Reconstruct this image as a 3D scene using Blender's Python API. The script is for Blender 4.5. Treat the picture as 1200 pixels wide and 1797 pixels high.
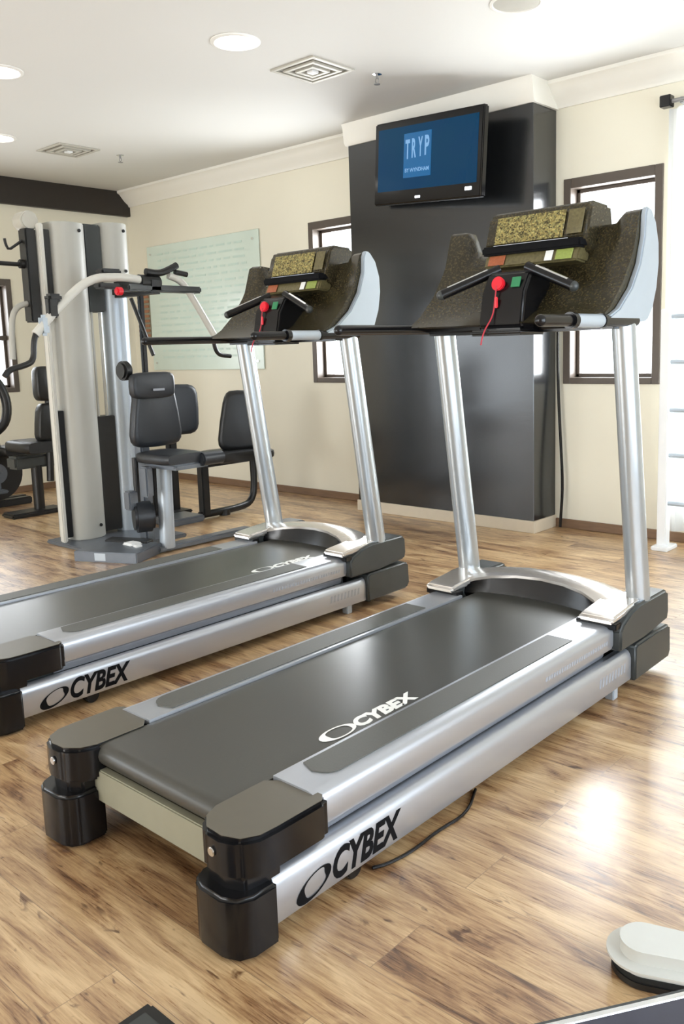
import bpy, bmesh, math, random
from mathutils import Vector, Matrix
random.seed(7)
for o in list(bpy.data.objects): bpy.data.objects.remove(o)
SC = bpy.context.scene
COL = SC.collection
PI = math.pi

# ------------------------------------------------------------------ camera
H = 1.45
YAW, PITCH, ROLL, F_PX, PPX, PPY = .7285, .1455, -.0297, 1511.62, 641.57, 834.03
fw = Vector((-math.sin(YAW)*math.cos(PITCH), math.cos(YAW)*math.cos(PITCH), -math.sin(PITCH)))
rt = Vector((math.cos(YAW), math.sin(YAW), 0)); up = rt.cross(fw)
r2 = rt*math.cos(ROLL) + up*math.sin(ROLL); u2 = -rt*math.sin(ROLL) + up*math.cos(ROLL)
cam = bpy.data.cameras.new('camera'); camo = bpy.data.objects.new('camera', cam); COL.objects.link(camo)
camo.matrix_world = Matrix(((r2.x, u2.x, -fw.x, 0), (r2.y, u2.y, -fw.y, 0), (r2.z, u2.z, -fw.z, H), (0, 0, 0, 1)))
cam.sensor_fit = 'VERTICAL'; cam.sensor_height = 24; cam.lens = 24*F_PX/1797
cam.shift_x = -(PPX-600)/1797; cam.shift_y = (PPY-898.5)/1797
cam.clip_start = .05; cam.clip_end = 100
SC.camera = camo

# ------------------------------------------------------------------ view, world, lights
SC.view_settings.view_transform = 'Standard'; SC.view_settings.look = 'None'
SC.view_settings.gamma = 1; SC.view_settings.use_curve_mapping = False
SC.view_settings.exposure = 0.34
w = bpy.data.worlds.new('daylight'); SC.world = w; w.use_nodes = True
bg = w.node_tree.nodes['Background']; bg.inputs[0].default_value = (.86, .93, 1, 1); bg.inputs[1].default_value = 2.2

def area(name, loc, direction, sx, sy, power, color=(1, 1, 1)):
    l = bpy.data.lights.new(name, 'AREA'); l.shape = 'RECTANGLE'; l.size = sx; l.size_y = sy
    l.energy = power; l.color = color
    o = bpy.data.objects.new(name, l); COL.objects.link(o); o.location = loc
    o.rotation_euler = Vector(direction).to_track_quat('-Z', 'Y').to_euler()
    return o
DAY = (.93, .97, 1)
area('daylight_window_right', (-2.93, 6.40, 1.9), (0, -1, 0), .85, 1.6, 100, DAY)
area('daylight_window_mid', (-5.66, 6.40, 1.9), (0, -1, 0), .85, 1.6, 100, DAY)
area('daylight_window_left', (-9.45, 3.93, 1.7), (1, 0, 0), 1.3, 1.3, 45, DAY)
area('added_daylight_left_rear', (-9.45, -2.6, 1.35), (1, 0, 0), 5.4, 2.6, 130, (.84, .93, 1))  # lamp in an added, unseen glazed opening; feeds the pillar reflection
area('added_daylight_curtain', (-1.82, 6.40, 1.65), (0, -1, 0), 1.15, 2.8, 230, DAY)  # added lamp backlighting the curtain and brightening the floor beside it
area('added_daylight_right', (2.05, 2.2, 1.5), (-1, 0, 0), 4.6, 2.5, 150, (.78, .89, 1))  # bluish side light through an unseen window added on the right
area('added_daylight_rear', (-4.2, -5.8, 1.5), (0, 1, 0), 4.4, 2.3, 300, (.97, .97, .95))  # lamp for an unseen window added behind the camera

# ------------------------------------------------------------------ materials
def mat(name, col=(.5, .5, .5), rough=.5, metal=0., spec=.5, coat=0., noise=0., nscale=20., bump=0., emis=None, estr=0., nstretch=(1, 1, 1)):
    m = bpy.data.materials.new(name); m.use_nodes = True
    nt = m.node_tree; b = nt.nodes['Principled BSDF']
    b.inputs['Base Color'].default_value = (*col, 1); b.inputs['Roughness'].default_value = rough
    b.inputs['Metallic'].default_value = metal; b.inputs['Specular IOR Level'].default_value = spec
    b.inputs['Coat Weight'].default_value = coat; b.inputs['Coat Roughness'].default_value = .08
    if emis:
        b.inputs['Emission Color'].default_value = (*emis, 1); b.inputs['Emission Strength'].default_value = estr
    tc = nt.nodes.new('ShaderNodeTexCoord'); mp = nt.nodes.new('ShaderNodeMapping')
    mp.inputs['Scale'].default_value = nstretch
    nt.links.new(tc.outputs['Object'], mp.inputs['Vector'])
    n = nt.nodes.new('ShaderNodeTexNoise'); n.inputs['Scale'].default_value = nscale; n.inputs['Detail'].default_value = 4
    nt.links.new(mp.outputs[0], n.inputs['Vector'])
    if noise:
        r = nt.nodes.new('ShaderNodeMapRange'); r.inputs['To Min'].default_value = 1-noise; r.inputs['To Max'].default_value = 1+noise
        nt.links.new(n.outputs['Fac'], r.inputs['Value'])
        mx = nt.nodes.new('ShaderNodeMix'); mx.data_type = 'RGBA'; mx.blend_type = 'MULTIPLY'; mx.inputs[0].default_value = 1
        mx.inputs[6].default_value = (*col, 1); nt.links.new(r.outputs[0], mx.inputs[7])
        nt.links.new(mx.outputs[2], b.inputs['Base Color'])
    if bump:
        bp = nt.nodes.new('ShaderNodeBump'); bp.inputs['Strength'].default_value = bump; bp.inputs['Distance'].default_value = .01
        nt.links.new(n.outputs['Fac'], bp.inputs['Height']); nt.links.new(bp.outputs[0], b.inputs['Normal'])
    return m

def wood_floor():
    m = bpy.data.materials.new('oak_plank_floor'); m.use_nodes = True
    nt = m.node_tree; N = nt.nodes; L = nt.links; b = N['Principled BSDF']
    tc = N.new('ShaderNodeTexCoord')
    br = N.new('ShaderNodeTexBrick'); br.inputs['Scale'].default_value = 1
    br.inputs['Brick Width'].default_value = 1.25; br.inputs['Row Height'].default_value = .195
    br.inputs['Mortar Size'].default_value = .0011; br.inputs['Mortar Smooth'].default_value = .3; br.offset = .37
    br.inputs['Color1'].default_value = (0, 0, 0, 1); br.inputs['Color2'].default_value = (1, 1, 1, 1)
    br.inputs['Mortar'].default_value = (.5, .5, .5, 1)
    L.new(tc.outputs['Object'], br.inputs['Vector'])
    # per plank offset of the grain
    sep = N.new('ShaderNodeSeparateColor'); L.new(br.outputs['Color'], sep.inputs[0])
    cb = N.new('ShaderNodeCombineXYZ')
    mul = N.new('ShaderNodeMath'); mul.operation = 'MULTIPLY'; mul.inputs[1].default_value = 23.
    L.new(sep.outputs[0], mul.inputs[0]); L.new(mul.outputs[0], cb.inputs[0]); L.new(mul.outputs[0], cb.inputs[2])
    add = N.new('ShaderNodeVectorMath'); L.new(tc.outputs['Object'], add.inputs[0]); L.new(cb.outputs[0], add.inputs[1])
    def nz(scale, sx, sy, detail=5, dist=0., rough=.55):
        mp = N.new('ShaderNodeMapping'); mp.inputs['Scale'].default_value = (sx, sy, 1); L.new(add.outputs[0], mp.inputs['Vector'])
        n = N.new('ShaderNodeTexNoise'); n.inputs['Scale'].default_value = scale; n.inputs['Detail'].default_value = detail
        n.inputs['Distortion'].default_value = dist; n.inputs['Roughness'].default_value = rough
        L.new(mp.outputs[0], n.inputs['Vector']); return n
    g1 = nz(2.6, 1, 5.0, 7, .9, .62); g2 = nz(11, .7, 15, 6, .3, .7); g3 = nz(7, 1.1, 3.2, 3, 1.0)
    ramp = N.new('ShaderNodeValToRGB'); e = ramp.color_ramp
    e.elements[0].position = .24; e.elements[0].color = (.095, .042, .018, 1)
    e.elements[1].position = .80; e.elements[1].color = (.66, .465, .255, 1)
    for p, c in ((.38, (.25, .128, .056)), (.50, (.40, .24, .115)), (.64, (.52, .34, .17))):
        q = e.elements.new(p); q.color = (*c, 1)
    a1 = N.new('ShaderNodeMath'); a1.operation = 'MULTIPLY_ADD'; a1.inputs[1].default_value = .62; L.new(g1.outputs['Fac'], a1.inputs[0])
    a2 = N.new('ShaderNodeMath'); a2.operation = 'MULTIPLY'; a2.inputs[1].default_value = .38; L.new(g2.outputs['Fac'], a2.inputs[0])
    L.new(a2.outputs[0], a1.inputs[2])
    a3 = N.new('ShaderNodeMath'); a3.operation = 'MULTIPLY_ADD'; a3.inputs[1].default_value = .10; a3.inputs[2].default_value = -.05
    L.new(sep.outputs[0], a3.inputs[0])
    a4 = N.new('ShaderNodeMath'); a4.operation = 'ADD'; L.new(a1.outputs[0], a4.inputs[0]); L.new(a3.outputs[0], a4.inputs[1])
    # stretch contrast
    mr = N.new('ShaderNodeMapRange'); mr.inputs['From Min'].default_value = .30; mr.inputs['From Max'].default_value = .68
    mr.inputs['To Min'].default_value = .12; mr.inputs['To Max'].default_value = .95; L.new(a4.outputs[0], mr.inputs['Value'])
    L.new(mr.outputs[0], ramp.inputs[0])
    # knots / dark streaks
    kr = N.new('ShaderNodeValToRGB'); kr.color_ramp.elements[0].position = .645; kr.color_ramp.elements[0].color = (1, 1, 1, 1)
    kr.color_ramp.elements[1].position = .73; kr.color_ramp.elements[1].color = (.22, .14, .10, 1)
    L.new(g3.outputs['Fac'], kr.inputs[0])
    mx = N.new('ShaderNodeMix'); mx.data_type = 'RGBA'; mx.blend_type = 'MULTIPLY'; mx.inputs[0].default_value = .9
    L.new(ramp.outputs[0], mx.inputs[6]); L.new(kr.outputs[0], mx.inputs[7])
    mo = N.new('ShaderNodeMix'); mo.data_type = 'RGBA'; mo.inputs[7].default_value = (.24, .15, .08, 1)
    L.new(br.outputs['Fac'], mo.inputs[0]); L.new(mx.outputs[2], mo.inputs[6]); L.new(mo.outputs[2], b.inputs['Base Color'])
    rr = N.new('ShaderNodeMapRange'); rr.inputs['To Min'].default_value = .22; rr.inputs['To Max'].default_value = .36
    L.new(g2.outputs['Fac'], rr.inputs['Value']); L.new(rr.outputs[0], b.inputs['Roughness'])
    bp = N.new('ShaderNodeBump'); bp.inputs['Strength'].default_value = .12; bp.inputs['Distance'].default_value = .003
    L.new(g2.outputs['Fac'], bp.inputs['Height']); L.new(bp.outputs[0], b.inputs['Normal'])
    b.inputs['Specular IOR Level'].default_value = .8; b.inputs['Coat Weight'].default_value = .35; b.inputs['Coat Roughness'].default_value = .32
    return m

def curtain_mat():
    m = bpy.data.materials.new('white_curtain_fabric'); m.use_nodes = True; nt = m.node_tree; nt.nodes.clear()
    out = nt.nodes.new('ShaderNodeOutputMaterial'); mix = nt.nodes.new('ShaderNodeMixShader'); mix.inputs[0].default_value = .5
    d = nt.nodes.new('ShaderNodeBsdfDiffuse'); t = nt.nodes.new('ShaderNodeBsdfTranslucent')
    n = nt.nodes.new('ShaderNodeTexNoise'); n.inputs['Scale'].default_value = 60
    r = nt.nodes.new('ShaderNodeValToRGB'); r.color_ramp.elements[0].color = (.80, .82, .82, 1); r.color_ramp.elements[1].color = (.88, .88, .86, 1)
    nt.links.new(n.outputs['Fac'], r.inputs[0]); nt.links.new(r.outputs[0], d.inputs[0]); nt.links.new(r.outputs[0], t.inputs[0])
    nt.links.new(d.outputs[0], mix.inputs[1]); nt.links.new(t.outputs[0], mix.inputs[2]); nt.links.new(mix.outputs[0], out.inputs[0]); return m

def glass_mat():
    m = bpy.data.materials.new('window_glass'); m.use_nodes = True; nt = m.node_tree; nt.nodes.clear()
    out = nt.nodes.new('ShaderNodeOutputMaterial'); mix = nt.nodes.new('ShaderNodeMixShader')
    t = nt.nodes.new('ShaderNodeBsdfTransparent'); g = nt.nodes.new('ShaderNodeBsdfGlossy'); g.inputs['Roughness'].default_value = .02
    lw = nt.nodes.new('ShaderNodeLayerWeight'); lw.inputs[0].default_value = .5
    pw = nt.nodes.new('ShaderNodeMath'); pw.operation = 'POWER'; pw.inputs[1].default_value = 5; nt.links.new(lw.outputs['Facing'], pw.inputs[0])
    f = nt.nodes.new('ShaderNodeMath'); f.operation = 'MULTIPLY_ADD'; f.inputs[1].default_value = .5; f.inputs[2].default_value = .03; nt.links.new(pw.outputs[0], f.inputs[0])
    nt.links.new(f.outputs[0], mix.inputs[0]); nt.links.new(t.outputs[0], mix.inputs[1]); nt.links.new(g.outputs[0], mix.inputs[2])
    nt.links.new(mix.outputs[0], out.inputs[0]); return m

def console_mat():
    # dark glossy fascia: olive and gold print, golden shine painted into the mottle
    m = bpy.data.materials.new('console_print_and_shine'); m.use_nodes = True; nt = m.node_tree; N = nt.nodes; L = nt.links; b = N['Principled BSDF']
    tc = N.new('ShaderNodeTexCoord'); mp = N.new('ShaderNodeMapping'); mp.inputs['Scale'].default_value = (1, 1, 1); L.new(tc.outputs['Object'], mp.inputs['Vector'])
    n = N.new('ShaderNodeTexNoise'); n.inputs['Scale'].default_value = 110; n.inputs['Detail'].default_value = 3; L.new(mp.outputs[0], n.inputs['Vector'])
    r = N.new('ShaderNodeValToRGB'); r.color_ramp.elements[0].position = .50; r.color_ramp.elements[0].color = (.028, .023, .012, 1)
    r.color_ramp.elements[1].position = .68; r.color_ramp.elements[1].color = (.080, .063, .027, 1)
    L.new(n.outputs['Fac'], r.inputs[0]); L.new(r.outputs[0], b.inputs['Base Color']); b.inputs['Roughness'].default_value = .24
    return m

def display_mat():
    m = bpy.data.materials.new('display_print_and_shine'); m.use_nodes = True; nt = m.node_tree; N = nt.nodes; L = nt.links; b = N['Principled BSDF']  # gold cells mix panel graphics with golden reflections put into the colour
    tc = N.new('ShaderNodeTexCoord'); v = N.new('ShaderNodeTexVoronoi'); v.inputs['Scale'].default_value = 150; L.new(tc.outputs['Object'], v.inputs['Vector'])
    r = N.new('ShaderNodeValToRGB'); e = r.color_ramp; e.elements[0].position = 0; e.elements[0].color = (.04, .035, .015, 1)
    e.elements[1].position = 1; e.elements[1].color = (.50, .40, .14, 1)
    for p, c in ((.35, (.16, .13, .045)), (.6, (.32, .25, .08)), (.8, (.20, .20, .08))):
        q = e.elements.new(p); q.color = (*c, 1)
    s = N.new('ShaderNodeSeparateColor'); L.new(v.outputs['Color'], s.inputs[0]); L.new(s.outputs[0], r.inputs[0])
    L.new(r.outputs[0], b.inputs['Base Color']); b.inputs['Roughness'].default_value = .2
    return m

M = dict(
    wall=mat('cream_wall_paint', (.80, .76, .63), .6, noise=.02, nscale=3),
    ceil=mat('white_ceiling_paint', (.69, .685, .655), .7, noise=.01, nscale=2),
    crown=mat('white_crown_paint', (.86, .84, .77), .5, noise=.01),
    floor=wood_floor(),
    base=mat('brown_baseboard', (.20, .12, .07), .4, noise=.25, nscale=8, nstretch=(1, 1, 8)),
    beam=mat('dark_brown_beam', (.022, .016, .012), .5, noise=.2),
    frame=mat('dark_window_frame', (.085, .065, .050), .42, noise=.12),
    glass=glass_mat(),
    pillar=mat('charcoal_gloss_paint', (.011, .012, .013), .20, spec=1.0, noise=.08, nscale=5, nstretch=(1, 1, 4), bump=.03),
    plinth=mat('cream_plinth', (.62, .54, .42), .5, noise=.05),
    silver=mat('brushed_silver', (.50, .52, .56), .33, metal=.7, noise=.03, nscale=30, nstretch=(1, .05, 1)),
    silver2=mat('silver_upright_paint', (.50, .54, .57), .28, metal=.7, noise=.03),
    ssilver=mat('pale_silver_plastic', (.46, .52, .58), .36, metal=.35, noise=.03),
    hood=mat('champagne_hood', (.66, .62, .58), .20, metal=.7, noise=.02),
    belt=mat('belt_rubber', (.055, .054, .047), .30, spec=.55, noise=.10, nscale=260, bump=.02),
    strip=mat('foot_strip_rubber', (.085, .085, .075), .5, noise=.12, nscale=200, bump=.05),
    black=mat('black_plastic', (.005, .005, .006), .24, spec=.4, noise=.1),
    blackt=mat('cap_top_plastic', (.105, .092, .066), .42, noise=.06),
    dgrey=mat('dark_grey_plastic', (.040, .045, .044), .38, noise=.08),
    charc=mat('charcoal_vinyl', (.016, .019, .024), .42, noise=.12, nscale=60, bump=.04),
    cream=mat('beige_rear_panel', (.27, .26, .19), .5, noise=.06),
    console=console_mat(), display=display_mat(),
    white=mat('white_print', (.85, .85, .82), .5, noise=.02), ink=mat('black_print', (.004, .004, .005), .75, spec=.15, noise=.02),
    grey=mat('grey_print', (.32, .34, .38), .5, noise=.02),
    red=mat('red_plastic', (.75, .012, .03), .35, noise=.05), green=mat('green_tag', (.03, .22, .09), .4, noise=.05),
    cord_red=mat('red_cord', (.50, .03, .05), .6, noise=.1),
    gymw=mat('grey_tower_shroud', (.42, .415, .375), .42, noise=.04, nscale=4), gymw2=mat('white_tower_post', (.62, .61, .56), .4, noise=.03),
    chrome=mat('chrome', (.80, .81, .82), .16, metal=1, noise=.03),
    dsteel=mat('gunmetal_steel', (.16, .18, .21), .35, metal=.5, noise=.1),
    board=mat('pale_green_board', (.66, .76, .68), .25, noise=.10, nscale=2.2, spec=.6),
    boardt=mat('faint_board_print', (.54, .67, .60), .4, noise=.05),
    slat=mat('terracotta_slat', (.34, .15, .075), .5, noise=.2),
    whitep=mat('white_lacquer', (.86, .87, .87), .35, noise=.02), curtain=curtain_mat(),
    rodm=mat('grey_rod', (.28, .28, .28), .4, metal=.5, noise=.05),
    padw=mat('light_grey_cushion', (.58, .58, .54), .5, noise=.04, bump=.03),
    vent=mat('vent_metal', (.50, .48, .42), .45, metal=.2, noise=.06), ventd=mat('vent_recess_shade', (.16, .145, .11), .6, noise=.1),
    lamp=mat('downlight_diffuser', (1, 1, 1), .5, emis=(1, .98, .92), estr=9., noise=.01),
    ring=mat('downlight_ring', (.85, .84, .80), .4, noise=.02),
    tvb=mat('tv_bezel', (.003, .003, .004), .12, noise=.1), led=mat('tv_light', (.9, .95, 1), .4, emis=(.9, .95, 1), estr=1.1, noise=.01),
    weight=mat('weight_plate_black', (.007, .007, .007), .42, noise=.15),
)
def screen_mat():
    m = bpy.data.materials.new('tv_screen'); m.use_nodes = True; nt = m.node_tree; N = nt.nodes; L = nt.links; b = N['Principled BSDF']
    tc = N.new('ShaderNodeTexCoord'); n = N.new('ShaderNodeTexNoise'); n.inputs['Scale'].default_value = 2.5; L.new(tc.outputs['Object'], n.inputs['Vector'])
    r = N.new('ShaderNodeValToRGB'); r.color_ramp.elements[0].color = (.0, .052, .10, 1); r.color_ramp.elements[1].color = (.0, .036, .115, 1)
    L.new(n.outputs['Fac'], r.inputs[0]); L.new(r.outputs[0], b.inputs['Emission Color']); b.inputs['Emission Strength'].default_value = .75
    b.inputs['Base Color'].default_value = (.003, .005, .01, 1); b.inputs['Roughness'].default_value = .22; b.inputs['Specular IOR Level'].default_value = .15
    return m
M['screen'] = screen_mat()
M['logo_bg'] = mat('screen_logo_square', (0, .02, .05), .2, emis=(.0, .13, .36), estr=.62, noise=.01)
M['logo'] = mat('screen_logo_letters', (.1, .1, .1), .2, emis=(.16, .46, .85), estr=.62, noise=.01)

# ------------------------------------------------------------------ mesh helpers
class MB:
    """collects shapes; build() links them as ONE mesh object. Coordinates are in the space of `root`'s scene unless rel=True."""
    def __init__(s): s.bm = bmesh.new()
    def _merge(s, t):
        me = bpy.data.meshes.new('t'); t.to_mesh(me); s.bm.from_mesh(me); bpy.data.meshes.remove(me); t.free(); return s
    def _bev(s, t, bev, seg=2, ang=.5):
        if bev:
            es = [e for e in t.edges if len(e.link_faces) == 2 and e.calc_face_angle(0) > ang]
            bmesh.ops.bevel(t, geom=es, offset=bev, segments=seg, affect='EDGES', clamp_overlap=True)
    def box(s, a, b, bev=0., seg=2, mtx=None):
        t = bmesh.new(); bmesh.ops.create_cube(t, size=1)
        c = [(a[i]+b[i])/2 for i in range(3)]; d = [abs(b[i]-a[i]) for i in range(3)]
        for v in t.verts: v.co = Vector((v.co.x*d[0]+c[0], v.co.y*d[1]+c[1], v.co.z*d[2]+c[2]))
        s._bev(t, bev, seg)
        if mtx: bmesh.ops.transform(t, matrix=mtx, verts=t.verts)
        return s._merge(t)
    def prism(s, pts, axis, a, b, bev=0., seg=2):
        """polygon pts in the two other axes (in x,y,z order), extruded along axis from a to b"""
        t = bmesh.new()
        def co(p, w):
            return {0: (w, p[0], p[1]), 1: (p[0], w, p[1]), 2: (p[0], p[1], w)}[axis]
        A = [t.verts.new(co(p, a)) for p in pts]; B = [t.verts.new(co(p, b)) for p in pts]
        t.faces.new(A); t.faces.new(B[::-1]); n = len(pts)
        for i in range(n): t.faces.new((A[(i+1) % n], A[i], B[i], B[(i+1) % n]))
        bmesh.ops.recalc_face_normals(t, faces=t.faces); s._bev(t, bev, seg)
        return s._merge(t)
    def loft(s, rings, close=True, caps=True):
        t = bmesh.new(); R = [[t.verts.new(p) for p in r] for r in rings]; n = len(R[0])
        for a, b in zip(R, R[1:]):
            for i in range(n if close else n-1):
                j = (i+1) % n; t.faces.new((a[i], a[j], b[j], b[i]))
        if caps and close: t.faces.new(R[0][::-1]); t.faces.new(R[-1])
        bmesh.ops.recalc_face_normals(t, faces=t.faces)
        return s._merge(t)
    def tube(s, pts, r, n=12, smooth=0):
        P = [Vector(p) for p in pts]
        for _ in range(smooth):
            Q = [P[0]]
            for a, b in zip(P, P[1:]): Q += [a*.75+b*.25, a*.25+b*.75]
            Q.append(P[-1]); P = Q
        rs = r if isinstance(r, (list, tuple)) else [r]*len(P)
        if len(rs) != len(P): rs = [rs[0]+(rs[-1]-rs[0])*i/(len(P)-1) for i in range(len(P))]
        rings = []; prev = None
        for i, p in enumerate(P):
            d = (P[min(i+1, len(P)-1)]-P[max(i-1, 0)]).normalized()
            if prev is None:
                prev = d.orthogonal().normalized()
            prev = (prev - d*prev.dot(d)).normalized(); q = d.cross(prev)
            rings.append([p+(prev*math.cos(k*2*PI/n)+q*math.sin(k*2*PI/n))*rs[i] for k in range(n)])
        return s.loft(rings)
    def cyl(s, a, b, r, r2=None, n=24, bev=0.):
        a, b = Vector(a), Vector(b); d = b-a
        t = bmesh.new(); bmesh.ops.create_cone(t, cap_ends=True, segments=n, radius1=r, radius2=r if r2 is None else r2, depth=d.length)
        s._bev(t, bev, 2, .6)
        bmesh.ops.transform(t, matrix=Matrix.Translation((a+b)/2) @ d.to_track_quat('Z', 'Y').to_matrix().to_4x4(), verts=t.verts)
        return s._merge(t)
    def lathe(s, prof, c, n=32):
        return s.loft([[(c[0]+r*math.cos(k*2*PI/n), c[1]+r*math.sin(k*2*PI/n), c[2]+z) for k in range(n)] for r, z in prof])
    def sphere(s, c, r, sc=(1, 1, 1)):
        t = bmesh.new(); bmesh.ops.create_uvsphere(t, u_segments=20, v_segments=12, radius=r)
        for v in t.verts: v.co = Vector((v.co.x*sc[0]+c[0], v.co.y*sc[1]+c[1], v.co.z*sc[2]+c[2]))
        return s._merge(t)
    def tf(s, m): bmesh.ops.transform(s.bm, matrix=m, verts=s.bm.verts); return s
    def build(s, name, m, root=None, sharp=35, off=None):
        me = bpy.data.meshes.new(name)
        o3 = off if off is not None else (Vector(root['_o']) if root is not None and '_o' in root else Vector((0, 0, 0)))
        for v in s.bm.verts: v.co -= o3
        s.bm.to_mesh(me); s.bm.free()
        me.shade_smooth(); me.set_sharp_from_angle(angle=math.radians(sharp))
        me.materials.append(M[m] if isinstance(m, str) else m)
        o = bpy.data.objects.new(name, me); COL.objects.link(o)
        if root is not None:
            o.parent = root
            o['_o'] = tuple(o3)
        return o

def tag(o, label, cat, group=None, kind=None):
    if label: o['label'] = label
    if cat: o['category'] = cat
    if group: o['group'] = group
    if kind: o['kind'] = kind
    return o
def thing(name, label, cat, loc, group=None):
    o = bpy.data.objects.new(name, None); COL.objects.link(o); o.location = loc; o.empty_display_size = .1
    o['_o'] = tuple(loc); return tag(o, label, cat, group)
def single(mb, name, m, loc, label, cat, group=None):
    o = mb.build(name, m, off=Vector(loc)); o.location = loc; return tag(o, label, cat, group)
def struct(mb, name, m):
    o = mb.build(name, m); o['kind'] = 'structure'; return o
def text_bm(body, size, offset=0., ext=.001, shear=0.):
    c = bpy.data.curves.new('txt', 'FONT'); c.body = body; c.size = size; c.offset = offset; c.extrude = ext; c.shear = shear
    c.align_x = 'LEFT'; c.resolution_u = 4
    o = bpy.data.objects.new('txt', c); COL.objects.link(o)
    dg = bpy.context.evaluated_depsgraph_get(); me = bpy.data.meshes.new_from_object(o.evaluated_get(dg))
    mb = MB(); mb.bm.from_mesh(me); bpy.data.objects.remove(o); bpy.data.curves.remove(c); bpy.data.meshes.remove(me)
    return mb
def fit_text(mb, w, h):
    """scale the text to width w and cap height h with its corner at 0,0"""
    xs = [v.co.x for v in mb.bm.verts]; ys = [v.co.y for v in mb.bm.verts]
    x0, x1, y0, y1 = min(xs), max(xs), min(ys), max(ys)
    for v in mb.bm.verts: v.co.x = (v.co.x-x0)*w/(x1-x0); v.co.y = (v.co.y-y0)*h/(y1-y0)
    return mb

# ------------------------------------------------------------------ room
XL, XR, YB, YF, ZC = -9.07, 1.6, -5.4, 6.06, 3.35
T = .22
def wall_with_holes(name, axis, pos, out, u0, u1, z0, z1, holes, m='wall'):
    """wall in the plane axis=pos, thickness T outward (out=+1/-1), rectangular holes (u0,u1,z0,z1)"""
    mb = MB(); us = sorted({u0, u1, *[h[0] for h in holes], *[h[1] for h in holes]})
    a, b = pos, pos+out*T
    def bx(ua, ub, za, zb):
        if axis == 1: mb.box((ua, min(a, b), za), (ub, max(a, b), zb))
        else: mb.box((min(a, b), ua, za), (max(a, b), ub, zb))
    for ua, ub in zip(us, us[1:]):
        hs = sorted([h for h in holes if h[0] <= ua and h[1] >= ub], key=lambda h: h[2]); z = z0
        for h in hs:
            bx(ua, ub, z, h[2]); z = h[3]
        bx(ua, ub, z, z1)
    return struct(mb, name, m)
WR = (-3.317, -2.548, 1.137, 2.665); WL = (-6.05, -5.28, 1.137, 2.665)
W3 = (3.30, 4.55, 1.10, 2.30); W4 = (-4.9, .0, .08, 2.6); WT = (-.1, 4.5, .25, 2.75); WC = (-2.40, -1.30, .20, 3.0); WB = (-6.4, -2.0, .4, 2.65)
struct(MB().box((XL-T, YB-T, -.1), (XR+T, YF+T, 0)), 'floor', 'floor')
struct(MB().box((XL-T, YB-T, ZC), (XR+T, YF+T, ZC+.1)), 'ceiling', 'ceil')
wall_with_holes('wall_back', 1, YF, 1, XL-T, XR+T, 0, ZC, [WR, WL, WC])
wall_with_holes('wall_left', 0, XL, -1, YB-T, YF, 0, ZC, [W3, W4])
wall_with_holes('wall_right', 0, XR, 1, YB-T, YF, 0, ZC, [WT])
wall_with_holes('wall_front', 1, YB, -1, XL, XR, 0, ZC, [WB])
def window(n, axis, pos, out, h, fwid=.06, mull_u=(), mull_z=()):
    root = bpy.data.objects.new('window_%d' % n, None); COL.objects.link(root); root['kind'] = 'structure'
    u0, u1, z0, z1 = h
    if axis == 1: root.location = ((u0+u1)/2, pos, z0)
    else: root.location = (pos, (u0+u1)/2, z0)
    root['_o'] = tuple(root.location)
    mb = MB()
    def bx(mb, ua, ub, za, zb, d0, d1):
        p, q = pos+out*d0, pos+out*d1
        if axis == 1: mb.box((ua, min(p, q), za), (ub, max(p, q), zb), .004, 1)
        else: mb.box((min(p, q), ua, za), (max(p, q), ub, zb), .004, 1)
    d0, d1 = -.012, .15
    bx(mb, u0, u0+fwid, z0, z1, d0, d1); bx(mb, u1-fwid, u1, z0, z1, d0, d1)
    bx(mb, u0+fwid, u1-fwid, z1-fwid*1.2, z1, d0, d1); bx(mb, u0+fwid, u1-fwid, z0, z0+fwid*.8, d0, d1)
    e = .028
    ua, ub, za, zb = u0+fwid, u1-fwid, z0+fwid*.8, z1-fwid*1.2
    bx(mb, ua, ua+e, za, zb, .09, .14); bx(mb, ub-e, ub, za, zb, .09, .14); bx(mb, ua, ub, za, za+e, .09, .14); bx(mb, ua, ub, zb-e, zb, .09, .14)
    for u in mull_u: bx(mb, u-.03, u+.03, z0+.02, z1-.02, .06, .14)
    for z in mull_z: bx(mb, u0+.02, u1-.02, z-.025, z+.025, .06, .14)
    mb.build('window_frame', 'frame', root)
    g = MB(); bx(g, u0+fwid, u1-fwid, z0+.04, z1-.06, .112, .117); g.build('window_pane', 'glass', root)
    return root
window(1, 1, YF, 1, WL); window(2, 1, YF, 1, WR)
window(3, 0, XL, -1, W3, mull_u=(3.92,), mull_z=(1.68,))
window(4, 0, XL, -1, W4, mull_u=(-1.2, -2.45, -3.7))  # unseen glazing, added for daylight and the reflection on the pillar
window(5, 0, XR, 1, WT, mull_u=(1.05, 2.2, 3.35)); window(7, 1, YF, 1, WC, mull_u=(-1.77,))  # both added for light: unseen right-hand window, window behind the curtain
window(6, 1, YB, -1, WB, mull_u=(-4.95, -3.45))  # unseen rear window, added to let daylight in

# pillar projecting from the back wall
PX0, PX1, PY = -5.20, -3.385, 5.727
pl = MB().box((PX0, PY, .095), (PX1, YF, 3.175), .003, 1)
p = pl.build('trim_1', 'pillar'); p['kind'] = 'structure'
struct(MB().box((PX0-.012, PY-.012, 0), (PX1+.012, YF, .095), .003, 1), 'trim_2', 'plinth')
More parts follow.
